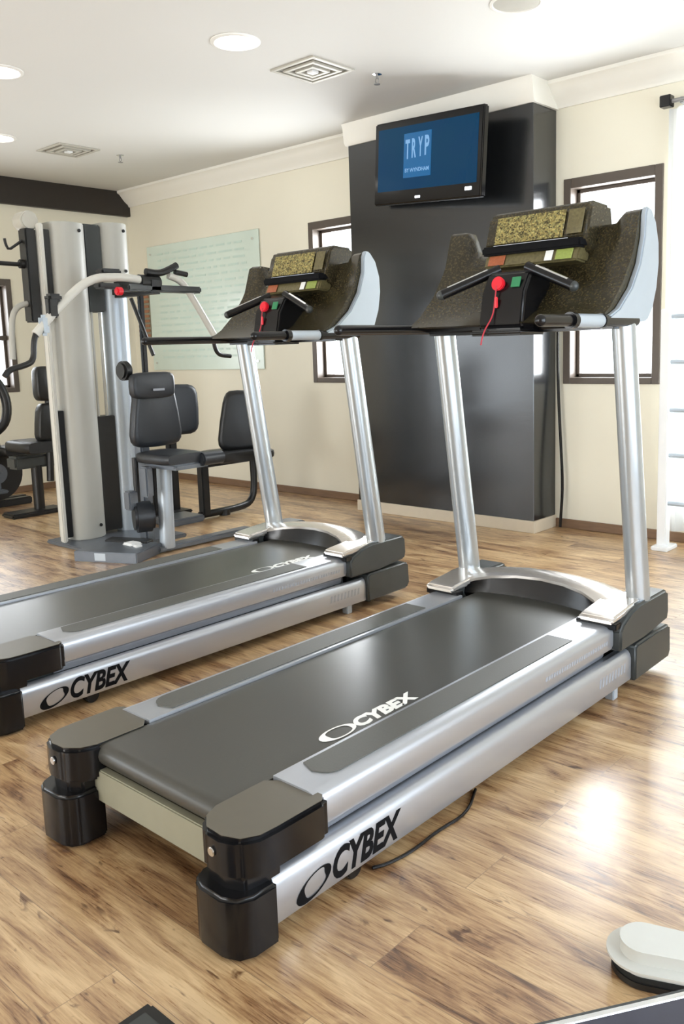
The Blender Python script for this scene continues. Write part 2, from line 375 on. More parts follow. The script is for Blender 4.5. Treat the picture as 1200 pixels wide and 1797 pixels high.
# crown moulding, wraps the pillar
def crown(path, name):
    """path: list of (x,y) along the wall, moulding offset to the room side (left-normal)"""
    prof = [(0, 3.18), (.018, 3.18), (.03, 3.205), (.07, 3.235), (.115, 3.285), (.135, 3.31), (.165, 3.325), (.165, 3.35), (0, 3.35)]
    n = len(path); rings = []
    for i, p in enumerate(path):
        P = Vector(p); d1 = (P-Vector(path[i-1])).normalized() if i else None
        d2 = (Vector(path[i+1])-P).normalized() if i < n-1 else None
        nn = lambda d: Vector((d.y, -d.x))
        if d1 is None: o = nn(d2)
        elif d2 is None: o = nn(d1)
        else:
            o = nn(d1)+nn(d2); o = o/ (o.dot(nn(d1)))
        rings.append([(P.x+o.x*a, P.y+o.y*a, z) for a, z in prof])
    return struct(MB().loft(rings), name, 'crown')
crown([(XL, YF), (PX0, YF)], 'trim_3')
crown([(PX1, YF), (XR, YF)], 'trim_6')
struct(MB().prism([(PY-.01, 3.175), (PY-.03, 3.20), (PY-.045, 3.32), (PY-.06, 3.35), (YF, 3.35), (YF, 3.175)], 0, PX0-.02, PX1+.02), 'trim_4', 'crown')
# dark beam along the head of the left wall
struct(MB().box((XL, YB, 3.075), (XL+.07, YF-.0, 3.35), .004, 1), 'trim_5', 'beam')
def bboard(name, pts):
    mb = MB()
    for a, b in pts: mb.box((a[0], a[1], 0), (b[0], b[1], .072), .004, 1)
    return struct(mb, name, 'base')
bboard('baseboard_back', [((XL, YF-.018), (PX0-.012, YF)), ((PX1+.012, YF-.018), (XR, YF))])
bboard('baseboard_left', [((XL, YB), (XL+.018, YF-.018))])
bboard('baseboard_right', [((XR-.018, YB), (XR, YF-.018))])
bboard('baseboard_front', [((XL+.018, YB), (XR-.018, YB+.018))])

# ------------------------------------------------------------------ treadmill
def treadmill(loc, label):
    # everything in local coordinates: x across, y forward, z up; origin on the floor at the rear centre
    t = bpy.data.objects.new('treadmill', None); COL.objects.link(t); t.empty_display_size = .2
    tag(t, label, 'treadmill', 'treadmills')
    mir = Matrix.Diagonal((-1, 1, 1, 1))
    def both(name, fn, m, parent=None, sharp=35):
        out = []
        for sgn in (1, -1):
            mb = fn()
            if sgn < 0:
                mb.tf(mir); bmesh.ops.reverse_faces(mb.bm, faces=mb.bm.faces)
            par = parent[0 if sgn > 0 else 1] if isinstance(parent, list) else (parent or t)
            out.append(mb.build(name, m, par, sharp))
        return out
    lo = [(.40, .045), (.466, .045), (.470, .052), (.470, .140), (.466, .155), (.458, .168), (.448, .174), (.440, .174), (.436, .160), (.40, .160)]
    base = both('base_rail', lambda: MB().prism(lo, 1, .085, 2.095, .0), 'silver')
    hi = [(.288, .270), (.40, .20), (.405, .165), (.412, .176), (.415, .196), (.425, .206), (.448, .214), (.455, .232), (.455, .282), (.450, .298), (.438, .309), (.420, .313), (.288, .313)]
    deck = both('deck_rail', lambda: MB().prism(hi, 1, .255, 1.958, .0), 'silver')
    def strip():
        p = [(.305, .36)]; r = .05
        pts = [(.302, .355), (.355, .335)] + [(.412-.055+.055*math.sin(a), .395-.055*math.cos(a)) for a in [i*PI/2/6 for i in range(1, 7)]] + [(.412, 1.70), (.302, 1.70)]
        return MB().prism(pts, 2, .3125, .3165, .001, 1)
    both('foot_strip', strip, 'strip', deck)
    # side lettering and vents
    def side_text():
        mb = fit_text(text_bm('CYBEX', .1, .0035, .0006, .30), .285, .086)
        mb.tf(Matrix(((0, 0, 1, .4706), (1, 0, 0, .288), (0, 1, 0, .058), (0, 0, 0, 1))))
        # swoosh ring: crescent with a thin open side
        t2 = bmesh.new(); n = 28; A = []; B = []
        for k in range(n+1):
            a = 2*PI*k/n
            th = .0025+.015*max(0, math.cos(a-PI*1.05))**1.5+.014*max(0, math.cos(a-.1))**3
            ro = (.064, .032)
            A.append(t2.verts.new((.4712, .218+ro[0]*math.cos(a), .088+ro[1]*math.sin(a)+.28*ro[0]*math.cos(a))))
            ri = (ro[0]-th*1.6, ro[1]-.35*th-.004)
            B.append(t2.verts.new((.4712, .220+ri[0]*math.cos(a), .090+ri[1]*math.sin(a)+.28*ri[0]*math.cos(a))))
        for k in range(n): t2.faces.new((A[k], A[k+1], B[k+1], B[k]))
        bmesh.ops.recalc_face_normals(t2, faces=t2.faces)
        return mb._merge(t2)
    rt_txt = side_text().build('lettering', 'ink', base[0], 20)
    lt = side_text(); lt.tf(Matrix.Rotation(PI, 4, 'Z') @ Matrix.Translation((0, -.78, 0))); lt.build('lettering', 'ink', base[1], 20)
    def marks():
        mb = MB()
        for k in range(9):
            y = 1.81+k*.027
            mb.prism([(y, .095), (y+.012, .095), (y+.018, .132), (y+.006, .132)], 0, .4698, .4706)
        return mb
    both('model_marks', marks, 'grey', base)
    def tiny():
        mb = MB()
        for k in range(26):
            y = 1.42+k*.019
            mb.prism([(y, .246), (y+.011, .246), (y+.013, .262), (y+.002, .262)], 0, .4548, .4556)
        return mb
    both('small_print', tiny, 'grey', deck)
    # belt
    pf = [(2.12, .303), (.10, .303)] + [(.095+.034*math.cos(PI/2+a), .269+.034*math.sin(PI/2+a)) for a in [PI*k/8 for k in range(1, 9)]] + [(2.12, .235)]
    belt = MB().prism(pf, 0, -.283, .283, .0).build('running_belt', 'belt', t)
    logo = fit_text(text_bm('CYBEX', .1, .005, .0006, .25), .30, .060)
    t2 = bmesh.new(); n = 28; A = []; B = []
    for k in range(n+1):
        a = 2*PI*k/n; th = .005+.018*max(0, math.cos(a-PI))**1.5+.010*max(0, math.cos(a))**3
        A.append(t2.verts.new((-.075+.075*math.cos(a), .030+.034*math.sin(a), .001)))
        B.append(t2.verts.new((-.075+(.075-th*1.5)*math.cos(a), .030+(.029-th*.2)*math.sin(a), .001)))
    for k in range(n): t2.faces.new((A[k], A[k+1], B[k+1], B[k]))
    bmesh.ops.recalc_face_normals(t2, faces=t2.faces); logo._merge(t2)
    logo.tf(Matrix(((0, -1, 0, .262), (1, 0, 0, .645 if 'nearer' in label else 1.52), (0, 0, 1, .3036), (0, 0, 0, 1))))
    lg = logo.build('belt_logo', 'white', belt, 20)
    MB().cyl((-.30, .095, .268), (.30, .095, .268), .030).build('rear_roller', 'black', t)
    MB().box((-.31, .06, .125), (.31, .09, .228), .004).build('rear_panel', 'cream', t)
    MB().box((-.395, .13, .045), (.395, 2.0, .225), .01).build('deck_shade_pan', 'dgrey', t)  # pan brought down near the floor to block light under the deck
    # rear end caps
    plan = [(.272, .235), (.272, .06), (.292, .012), (.335, -.022), (.400, -.026), (.452, -.006), (.478, .040), (.482, .095), (.482, .262), (.462, .285), (.36, .285), (.305, .262)]
    cap = both('rear_cap', lambda: MB().prism(plan, 2, .196, .306, .012, 4), 'black', None, 50)
    ins = lambda k: [(.377+(x-.377)*k, .13+(y-.13)*k) for x, y in plan]
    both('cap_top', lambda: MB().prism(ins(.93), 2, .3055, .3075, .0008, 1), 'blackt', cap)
    neck = [(.30, .09), (.30, .02), (.335, -.008), (.40, -.012), (.45, .01), (.458, .06), (.458, .12), (.30, .12)]
    both('cap_neck', lambda: MB().prism(neck, 2, .14, .205, .006), 'black', cap)
    both('cap_bolt', lambda: MB().cyl((.375, -.026, .262), (.375, -.032, .262), .012, n=16, bev=.002), 'chrome', cap)
    pl2 = [(.285, .085), (.285, .0), (.305, -.032), (.34, -.046), (.42, -.048), (.462, -.030), (.482, .010), (.484, .085)]
    both('rear_foot_cap', lambda: MB().prism(pl2, 2, .006, .168, .009, 3), 'black', None, 50)
    both('transport_wheel', lambda: MB().cyl((.405, .40, .032), (.445, .40, .032), .032, n=24, bev=.004), 'black')
    both('levelling_foot', lambda: MB().box((.425, 1.945, .0), (.466, 1.985, .05), .004), 'ssilver')
    both('front_wheel', lambda: MB().cyl((.36, 2.2, .035), (.40, 2.2, .035), .035), 'black')
    # front end caps
    uc = [(1.960, .205), (1.960, .292), (1.985, .318), (2.06, .350), (2.14, .366), (2.40, .366), (2.432, .350), (2.438, .262), (2.425, .225), (2.20, .205)]
    both('front_cap', lambda: MB().prism(uc, 0, .345, .488, .010, 3), 'dgrey', None, 50)
    lc = [(2.098, .040), (2.098, .190), (2.125, .198), (2.42, .204), (2.455, .190), (2.462, .075), (2.44, .045)]
    both('front_foot_cap', lambda: MB().prism(lc, 0, .30, .490, .009, 3), 'dgrey', None, 50)
    MB().box((-.34, 2.08, .05), (.34, 2.44, .26), .02).build('motor_housing', 'black', t)
    # silver hood arching across the front with the dark shroud behind the belt
    inn = [(.345, 2.045, .350), (.30, 2.085, .366), (.23, 2.120, .380), (.12, 2.152, .391), (0, 2.165, .394)]
    outr = [(.400, 2.215, .362), (.345, 2.262, .372), (.25, 2.298, .380), (.13, 2.325, .384), (0, 2.335, .385)]
    inn = inn + [(-x, y, z) for x, y, z in inn[-2::-1]]; outr = outr + [(-x, y, z) for x, y, z in outr[-2::-1]]
    rings = []
    for a, b in zip(inn, outr):
        a, b = Vector(a), Vector(b); m_ = (a+b)/2
        rings.append([a-Vector((0, 0, .028)), a, a.lerp(b, .25)+Vector((0, 0, .014)), m_+Vector((0, 0, .018)), a.lerp(b, .78)+Vector((0, 0, .012)), b, b-Vector((0, 0, .045))])
    MB().loft(rings).build('motor_hood', 'hood', t, 50)
    sh = []
    for i, a in enumerate(inn):
        a = Vector(a); yb = 2.135-.07*(abs(a.x)/.345)**2
        sh.append([(a.x, yb-.012, .296), (a.x, yb-.004, .318), (a.x, a.y-.004, a.z-.012), (a.x, a.y+.05, a.z-.01), (a.x, a.y+.05, .25), (a.x, yb+.02, .25)])
    MB().loft(sh).build('motor_shroud', 'black', t, 40)
    both('hood_collar', lambda: MB().prism([(1.915, .326), (1.922, .349), (1.96, .357), (2.10, .370), (2.235, .378), (2.245, .34)], 0, .318, .470, .009, 3), 'hood', None, 50)
    both('collar_gap_strip', lambda: MB().box((.30, 1.935, .300), (.478, 1.985, .326), .003), 'black')  # black strip drawn in as the dark gap under the collar
    # uprights
    def upr():
        rings = []
        for k in range(9):
            f = k/8; c = Vector((.436, 2.235-.185*f, .345+1.20*f))
            rings.append([(c.x+.047*math.cos(a)*(1-.06*f), c.y+.062*math.sin(a)*(1-.10*f), c.z) for a in [2*PI*j/28 for j in range(28)]])
        return MB().loft(rings)
    both('upright', upr, 'silver2', None, 50)
    # console
    X = [-.455+.91*i/60 for i in range(61)]; rings = []
    for x in X:
        u = abs(x)/.455; c = .055*(1-u*u)     # concave towards the middle
        e = max(0, min(1, (.385-abs(x))/.055)); e = e*e*(3-2*e)
        tp = 1.965-(.11 if x < 0 else .04)*e
        pr = [(1.815+c*.4, 1.535), (1.90+c, 1.585), (2.00+c, 1.675), (2.075+c, 1.775), (2.095+c, 1.81), (2.14+c, tp-.015), (2.165+c, tp), (2.235, tp-.004), (2.26, tp-.05), (2.262, 1.80), (2.22, 1.65), (2.14, 1.545), (2.0, 1.525)]
        rings.append([(x, y, z) for y, z in pr])
    con = MB().loft(rings).build('console', 'console', t, 60)
    cr = [(1.80, 1.525), (1.93, 1.575), (2.035, 1.655), (2.105, 1.75), (2.145, 1.86), (2.15, 1.94), (2.165, 1.972), (2.20, 1.968), (2.245, 1.92), (2.275, 1.84), (2.28, 1.76), (2.262, 1.66), (2.225, 1.575), (2.18, 1.530), (2.0, 1.515)]
    MB().prism(cr, 0, .452, .480, .006, 2).build('side_cowl', 'ssilver', con, 40)
    MB().prism([(max(y, 2.01+(z-1.515)*.40) if y < 2.17 and z > 1.6 else y, min(z, 1.955)) for y, z in cr], 0, -.480, -.452, .006, 2).build('side_cowl', 'ssilver', con, 40)
    MB().box((-.46, 1.93, 1.498), (.46, 2.12, 1.556), .018, 3).build('cross_bar', 'black', t)
    keym = mat('olive_key_print', (.13, .11, .05), .28, noise=.6, nscale=90)
    # display pod with upper screen, reading ledge, lower keypad
    pp = [(2.010, 1.862), (2.055, 1.995), (2.085, 2.018), (2.24, 2.010), (2.26, 1.90), (2.22, 1.80), (2.06, 1.80)]
    pod = MB().prism(pp, 0, -.245, .245, .014, 3).build('display_pod', 'console', con, 40)
    n_ = Vector((0, -.133, .045)).normalized()
    MB().prism([(2.0105, 1.875), (2.0485, 1.988), (2.0455, 1.990), (2.0075, 1.877)], 0, -.19, .14, .001, 1).build('display_screen', 'display', pod)
    MB().prism([(2.0105, 1.885), (2.045, 1.985), (2.043, 1.987), (2.0085, 1.887)], 0, .155, .225, .001, 1).build('side_keys', keym, pod)
    MB().box((-.235, 1.978, 1.828), (.235, 2.08, 1.866), .008).build('reading_ledge', 'ink', pod)
    MB().box((-.19, 2.0, 1.866), (.17, 2.006, 1.870), .002).build('ledge_highlight', 'silver', pod)  # bright strip stands in for the line of highlights above the ledge
    kp = MB().prism([(1.975, 1.775), (2.0, 1.83), (2.09, 1.84), (2.09, 1.765)], 0, -.225, .225, .008, 2).build('keypad', keym, con)
    sl = lambda x0, x1, m, nm: MB().prism([(1.9745, 1.783), (1.995, 1.824), (1.992, 1.826), (1.9715, 1.785)], 0, x0, x1, .001, 1).build(nm, m, kp)
    sl(.075, .11, 'white', 'start_key'); sl(.125, .20, mat('lime_key', (.28, .34, .08), .4, noise=.3, nscale=120), 'lime_keys'); sl(-.20, -.12, mat('orange_key', (.35, .10, .04), .4, noise=.4, nscale=120), 'orange_keys')
    for o_ in (pod, kp):
        o_.location = (.02, .055, .005)
    # centre box with the stop knob, and its lanyard
    bxp = [(1.855, 1.50), (1.835, 1.52), (1.865, 1.665), (1.915, 1.745), (1.99, 1.765), (2.07, 1.74), (2.08, 1.50)]
    sb = MB().prism(bxp, 0, -.105, .105, .012, 3).build('stop_box', 'black', con, 40)
    MB().box((-.125, 1.80, 1.488), (.125, 2.0, 1.512), .01, 3).build('cup_tray', 'black', sb)
    MB().cyl((-.022, 1.882, 1.695), (-.022, 1.856, 1.700), .026, .030, n=24, bev=.005).build('stop_knob', 'red', sb)
    MB().prism([(1.872, 1.680), (1.888, 1.720), (1.883, 1.722), (1.867, 1.682)], 0, .035, .075, .001, 1).build('green_tag', 'green', sb)
    MB().tube([(-.022, 1.853, 1.69), (-.026, 1.848, 1.64), (-.03, 1.84, 1.57), (-.045, 1.795, 1.51), (-.052, 1.785, 1.47), (-.055, 1.785, 1.452)], .003, 8, 2).build('lanyard', 'cord_red', sb)
    MB().box((-.028, 1.842, 1.60), (-.012, 1.850, 1.645), .003).build('lanyard_clip', 'red', sb)
    # heart-rate grips
    for sx in (1, -1):
        a, b = Vector((.115*sx, 1.935, 1.745)), Vector((.262*sx, 1.80, 1.665))
        if sx > 0: b = Vector((.30, 1.90, 1.668))
        g = MB().tube([a-(b-a)*.25, b], .021, 16).build('hand_grip', 'black', con)
        MB().tube([a+Vector((0, 0, .0085)), a.lerp(b, .85)+Vector((0, 0, .0085))], .0150, 16).build('grip_contact', 'chrome', g)
        MB().sphere(b, .021).build('grip_end', 'dgrey', g)
    # handrails towards the user
    def rail():
        return MB().tube([(.462, 2.10, 1.528), (.462, 1.80, 1.528), (.462, 1.45, 1.528), (.462, 1.372, 1.527)], .021, 16).sphere((.462, 1.372, 1.527), .021)
    rl = both('handrail', rail, 'black')
    MB().tube([(.462, 1.60, 1.528), (.462, 1.80, 1.528)], .0245, 18).build('rail_sleeve', 'ssilver', rl[0])
    MB().cyl((.462, 1.565, 1.528), (.462, 1.60, 1.528), .030, n=20, bev=.004).build('rail_collar', 'black', rl[0]); MB().cyl((.462, 1.80, 1.528), (.462, 1.82, 1.528), .028, n=20, bev=.003).build('rail_collar', 'black', rl[0])
    t.location = loc
    return t
def copy_tree(o, parent=None):
    c = o.copy(); COL.objects.link(c)
    if parent is not None: c.parent = parent
    for ch in list(o.children): copy_tree(ch, c)
    return c
tn = treadmill((-1.955, 1.20, 0), 'silver and black treadmill nearer the camera, front right, white lettering halfway along its belt')
tf_ = copy_tree(tn)
tf_['label'] = 'silver and black treadmill behind on the left, its rear end cut by the left edge'
tf_.rotation_euler = (0, 0, -.0132); tf_.location = (-1.955-1.6947, 1.20+.2159, 0)
for ch in tf_.children:
    if ch.name.startswith('running_belt'):
        for g in ch.children:
            if g.name.startswith('belt_logo'): g.location = (0, .98, 0)

# ------------------------------------------------------------------ television on the pillar
def television():
    TL, TR, BL, BR = [Vector(v) for v in ((-4.818, 5.60, 3.249), (-3.634, 5.42, 3.158), (-4.779, 5.60, 2.622), (-3.607, 5.42, 2.514))]
    c = (TL+TR+BL+BR)/4; ex = ((TR-TL)+(BR-BL)).normalized(); ez = ((TL-BL)+(TR-BR)); ez = (ez-ex*ez.dot(ex)).normalized(); ey = ez.cross(ex)
    W_, H_ = (TR-TL+BR-BL).length/2, (TL-BL+TR-BR).length/2
    root = bpy.data.objects.new('television', None); COL.objects.link(root)
    root.matrix_world = Matrix(((ex.x, ey.x, ez.x, c.x), (ex.y, ey.y, ez.y, c.y), (ex.z, ey.z, ez.z, c.z), (0, 0, 0, 1)))
    tag(root, 'black wall-mounted flat television with a blue screen, high on the charcoal pillar', 'television')
    hw, hh = W_/2, H_/2
    MB().box((-hw, 0, -hh), (hw, .06, hh), .012, 3).box((-hw+.1, .055, -hh+.08), (hw-.1, .12, hh-.08), .02).build('housing', 'tvb', root)
    MB().box((-hw+.05, -.002, -hh+.105), (hw-.045, .002, hh-.055)).build('screen', 'screen', root)
    s = root.children[-1]
    for ch in root.children:
        if ch.name.startswith('screen'): s = ch
    lx = -.085
    MB().box((lx-.155, -.0035, -.125), (lx+.155, -.002, .205)).build('logo_square', 'logo_bg', s)
    a = fit_text(text_bm('T', .1, .003, .0004), .055, .15); xs = lx-.135
    big = MB()
    for k, chh in enumerate('TRYP'):
        tb = fit_text(text_bm(chh, .1, .003, .0004), .05, .145)
        tb.tf(Matrix(((1, 0, 0, xs+k*.073), (0, 0, -1, -.0042), (0, 1, 0, .015+.004*k), (0, 0, 0, 1))))
        me = bpy.data.meshes.new('x'); tb.bm.to_mesh(me); big.bm.from_mesh(me); tb.bm.free()
    tb = fit_text(text_bm('BY WYNDHAM', .1, .002, .0004), .27, .03)
    tb.tf(Matrix(((1, 0, 0, xs), (0, 0, -1, -.0042), (0, 1, 0, -.085), (0, 0, 0, 1))))
    me = bpy.data.meshes.new('x'); tb.bm.to_mesh(me); big.bm.from_mesh(me); tb.bm.free()
    big.build('screen_logo', 'logo', s, 20)
    MB().box((-.10, -.004, -hh+.035), (-.04, 0, -hh+.052), .002).build('brand_badge', 'led', root)
    MB().box((hw-.16, -.004, -hh+.055), (hw-.09, 0, -hh+.080), .002).build('power_light', 'led', root)
    MB().box((-.14, .11, -.14), (.14, .13, .14), .004).cyl((0, .12, 0), (0, .20, 0), .03).build('wall_bracket', 'black', root)
television()

# power cord hanging down beside the pillar
single(MB().tube([(-3.345, 6.02, 1.75), (-3.34, 6.01, 1.2), (-3.31, 6.0, .75), (-3.285, 6.0, .35), (-3.30, 5.99, .06), (-3.30, 5.985, .015)], .012, 8, 2),
       'power_cord', 'black', (-3.30, 5.985, 0), 'thin black power cord hanging beside the charcoal pillar', 'cord')

# ------------------------------------------------------------------ ceiling fittings
def downlight(x, y, label):
    t = thing('ceiling_downlight', label, 'ceiling light', (x, y, ZC), 'ceiling downlights')
    MB().lathe([(.155, 0), (.155, -.006), (.132, -.012), (.125, -.004), (.122, .0)], (x, y, ZC)).build('trim_ring', 'ring', t)
    MB().lathe([(.001, -.006), (.06, -.008), (.122, -.004), (.122, -.001), (.001, -.001)], (x, y, ZC)).build('diffuser', 'lamp', t)
downlight(-4.303, 3.735, 'large round white downlight nearest the square vent in front of the television')
downlight(-5.80, 2.96, 'round downlight cut by the left edge, the upper of the two on the left')
downlight(-7.50, 3.76, 'round downlight cut by the left edge, the lower of the two, beside the small vent')
def vent(x, y, label, hs=.205):
    t = thing('ceiling_vent', label, 'air vent', (x, y, ZC), 'square ceiling air vents')
    fr = MB(); 
    for s in (1, .70, .42):
        a = hs*s; b = a-.028
        for p, q in (((-a, -a), (a, -b)), ((-a, b), (a, a)), ((-a, -b), (-b, b)), ((b, -b), (a, b))):
            z = -.004-.016*(1-s)
            fr.box((x+p[0], y+p[1], ZC+z-.008), (x+q[0], y+q[1], ZC), .002, 1)
    fr.build('louvre', 'vent', t)
    MB().box((x-hs+.02, y-hs+.02, ZC-.003), (x+hs-.02, y+hs-.02, ZC)).build('backing', 'ventd', t)  # brown colour paints in the shading inside the recessed diffuser
    MB().box((x-.03, y-.03, ZC-.028), (x+.03, y+.03, ZC-.002), .004).build('centre_cap', 'whitep', t)
vent(-4.355, 4.46, 'larger square ceiling vent beside the big round downlight')
vent(-7.52, 4.44, 'smaller-looking square ceiling vent at upper left above the dark beam')
def sprinkler(x, y, label):
    t = thing('fire_sprinkler', label, 'sprinkler', (x, y, ZC), 'ceiling sprinklers')
    MB().lathe([(.035, 0), (.035, -.004), (.012, -.010), (.010, -.001)], (x, y, ZC)).build('escutcheon', 'chrome', t)
    MB().cyl((x, y, ZC-.03), (x, y, ZC), .009).tube([(x-.013, y, ZC-.03), (x-.015, y, ZC-.05), (x, y, ZC-.065)], .003, 8, 1).tube([(x+.013, y, ZC-.03), (x+.015, y, ZC-.05), (x, y, ZC-.065)], .003, 8, 1).cyl((x, y, ZC-.070), (x, y, ZC-.066), .022).build('sprinkler_head', 'rodm', t)
sprinkler(-4.12, 4.86, 'small chrome fire sprinkler in front of the television')
sprinkler(-7.40, 4.91, 'tiny fire sprinkler farther left, above the left wall corner')
t = thing('ceiling_speaker', 'round grey-white ceiling speaker cut by the top edge', 'ceiling speaker', (-2.75, 4.47, ZC))
MB().lathe([(.15, 0), (.15, -.006), (.135, -.010), (.130, -.003), (.12, 0)], (-2.75, 4.47, ZC)).build('speaker_rim', 'ring', t)
MB().lathe([(.001, -.004), (.130, -.004), (.130, -.001), (.001, -.001)], (-2.75, 4.47, ZC)).build('speaker_grille', 'vent', t)

# ------------------------------------------------------------------ wall board and slatted panel
t = thing('glass_board', 'pale green translucent notice board hanging on the cream wall behind the multi gym', 'notice board', (-7.72, YF, 1.275))
MB().box((-8.70, YF-.018, 1.275), (-6.755, YF-.006, 2.69), .003, 1).build('board_panel', 'board', t)
lines = MB()
for r_ in range(17):
    z = 2.58-r_*.073; x = -8.5
    while x < -7.0:
        L_ = random.uniform(.05, .22)
        lines.box((x, YF-.0195, z), (min(x+L_, -6.95), YF-.0178, z+.022)); x += L_+.05
lines.build('board_print', 'boardt', t)
st = MB()
for x in (-8.62, -6.84):
    for z in (1.36, 2.60): st.cyl((x, YF-.03, z), (x, YF-.006, z), .012)
st.build('standoff_bolts', 'chrome', t)
t = thing('slatted_panel', 'small terracotta slatted panel on the wall left of the pale green board', 'wall panel', (-8.84, YF, 1.66))
mb = MB()
for k in range(9): mb.box((-8.95, YF-.022, 1.67+k*.056), (-8.735, YF-.006, 1.67+k*.056+.030), .002, 1)
mb.build('slats', 'slat', t); MB().box((-8.96, YF-.008, 1.655), (-8.725, YF, 2.16)).build('backing', 'cream', t)

# ------------------------------------------------------------------ multi gym
g = thing('multi_gym', 'tall grey multi-gym tower with weight stacks, press arms and black seat', 'multi gym', (-6.2, 3.7, 0))
def shroud(cx, cy, w_, d_, z0, z1, name, m='gymw'):
    # column cover with a rounded outer face looking to +x
    pts = [(cx-d_/2, cy-w_/2), (cx+d_*.15, cy-w_/2)] + [(cx+d_*.15+d_*.35*math.sin(a), cy-w_/2*math.cos(a)) for a in [PI*k/12 for k in range(1, 12)]] + [(cx+d_*.15, cy+w_/2), (cx-d_/2, cy+w_/2)]
    s_ = MB().prism(pts, 2, z0, z1, .006, 2).build(name, m, g, 40)
    MB().cyl((cx+d_*.43, cy+w_*.2, z1-.06), (cx+d_*.50, cy+w_*.2, z1-.06), .013, n=14).cyl((cx+d_*.43, cy+w_*.2, z0+.10), (cx+d_*.50, cy+w_*.2, z0+.10), .013, n=14).build('cover_bolt', 'weight', s_)
shroud(-6.2, 3.555, .285, .30, .03, 2.46, 'column_cover')
shroud(-6.2, 3.965, .235, .26, 2.02, 2.49, 'column_cover')
MB().cyl((-6.19, 3.955, .03), (-6.19, 3.955, 2.02), .105, n=32).build('round_column', 'ssilver', g)
MB().box((-6.02, 4.06, 1.10), (-5.98, 4.10, 1.98), .006).build('cable_guard', 'weight', g)
MB().box((-6.30, 3.69, .05), (-6.14, 3.86, .98), .005).build('weight_stack', 'weight', g)
MB().box((-6.28, 3.70, 1.80), (-6.14, 3.85, 2.47), .01).build('pulley_housing', 'dgrey', g)
for y in (3.74, 3.81): MB().cyl((-6.18, y, .95), (-6.18, y, 1.85), .010).build('guide_rod', 'gymw2', g)
# slim post left of the front column, with black slots
MB().box((-6.16, 3.315, .03), (-6.10, 3.350, 2.44), .008).build('slim_post', 'gymw2', g)
MB().box((-6.22, 3.352, .06), (-6.13, 3.412, 1.05), .004).build('slot_panel', 'weight', g)
MB().box((-6.22, 3.36, 1.75), (-6.13, 3.41, 2.40), .004).build('slot_panel', 'weight', g)
MB().box((-6.25, 3.225, 1.72), (-6.14, 3.312, 2.40), .01).build('side_plate', 'weight', g)
MB().cyl((-6.30, 3.28, 2.46), (-6.16, 3.28, 2.46), .07, bev=.01).build('top_pulley', 'vent', g)
MB().tube([(-6.2, 3.25, 2.33), (-6.2, 3.18, 2.28), (-6.2, 3.12, 2.24), (-6.2, 3.10, 2.28), (-6.2, 3.095, 2.32)], .010, 8, 1).build('cable_hook', 'weight', g)
lat = MB().tube([(-6.2, 3.27, 2.14), (-6.2, 2.80, 2.145)], .016, 12).cyl((-6.2, 3.19, 2.145), (-6.2, 3.27, 2.142), .033, n=20, bev=.005).build('lat_bar', 'weight', g)
MB().tube([(-6.2, 3.42, 1.865), (-6.2, 3.20, 1.86), (-6.2, 3.12, 1.81), (-6.2, 3.09, 1.70), (-6.2, 3.08, 1.45)], .022, 12, 2).build('pulley_arm', 'gymw', g)
# press arms
hub = MB().box((-5.98, 3.80, 1.90), (-5.46, 3.92, 2.02), .02).cyl((-5.52, 3.74, 1.985), (-5.52, 3.92, 1.985), .055, n=22, bev=.008)
hub.build('arm_hub', 'weight', g)
MB().cyl((-5.47, 3.52, 1.91), (-5.47, 3.57, 1.91), .030, n=20, bev=.008).build('red_knob', 'red', g)
MB().box((-5.60, 3.42, 1.93), (-5.52, 3.60, 1.97), .01).box((-5.60, 3.44, 2.03), (-5.50, 3.60, 2.07), .012).build('slide_bracket', 'weight', g)
MB().box((-5.56, 3.62, 1.915), (-5.46, 4.28, 1.965), .012).build('cross_beam', 'dgrey', g)
MB().tube([(-5.5, 3.80, 2.06), (-5.5, 3.92, 2.05), (-5.5, 4.02, 2.09), (-5.5, 4.08, 2.12)], .026, 10, 2).tube([(-5.5, 4.06, 2.07), (-5.5, 4.17, 2.055)], .02, 10).build('pivot_bracket', 'weight', g)
arm = MB().tube([(-5.5, 3.74, 2.0), (-5.5, 3.58, 2.015), (-5.5, 3.33, 1.995), (-5.5, 3.10, 1.81), (-5.5, 2.90, 1.61)], .030, 14, 2).build('press_arm', 'gymw2', g)
MB().tube([(-5.5, 2.91, 1.625), (-5.5, 2.885, 1.56), (-5.5, 2.875, 1.44), (-5.5, 2.82, 1.41), (-5.5, 2.70, 1.385), (-5.5, 2.665, 1.34)], .020, 12, 2).build('arm_handle', 'weight', arm)
arm2 = MB().tube([(-5.5, 4.0, 2.04), (-5.5, 4.09, 2.015), (-5.5, 4.16, 1.96), (-5.5, 4.40, 1.60)], .026, 14, 2).build('press_arm', 'gymw2', g)
MB().tube([(-5.5, 4.395, 1.61), (-5.5, 4.40, 1.50), (-5.5, 4.44, 1.435), (-5.5, 4.56, 1.425)], .017, 12, 2).build('arm_handle', 'weight', arm2)
MB().box((-5.53, 3.00, 1.72), (-5.47, 3.07, 1.86), .01).box((-5.54, 3.00, 1.83), (-5.46, 3.10, 1.88), .015).build('adjuster_lever', 'weight', g)
MB().box((-5.52, 2.93, 1.60), (-5.47, 3.0, 1.74), .02).build('arm_clamp', 'ssilver', g)
# cable runs
MB().tube([(-5.98, 3.98, 1.9), (-5.80, 4.03, 1.45)], .016, 8).build('cable', 'weight', g)
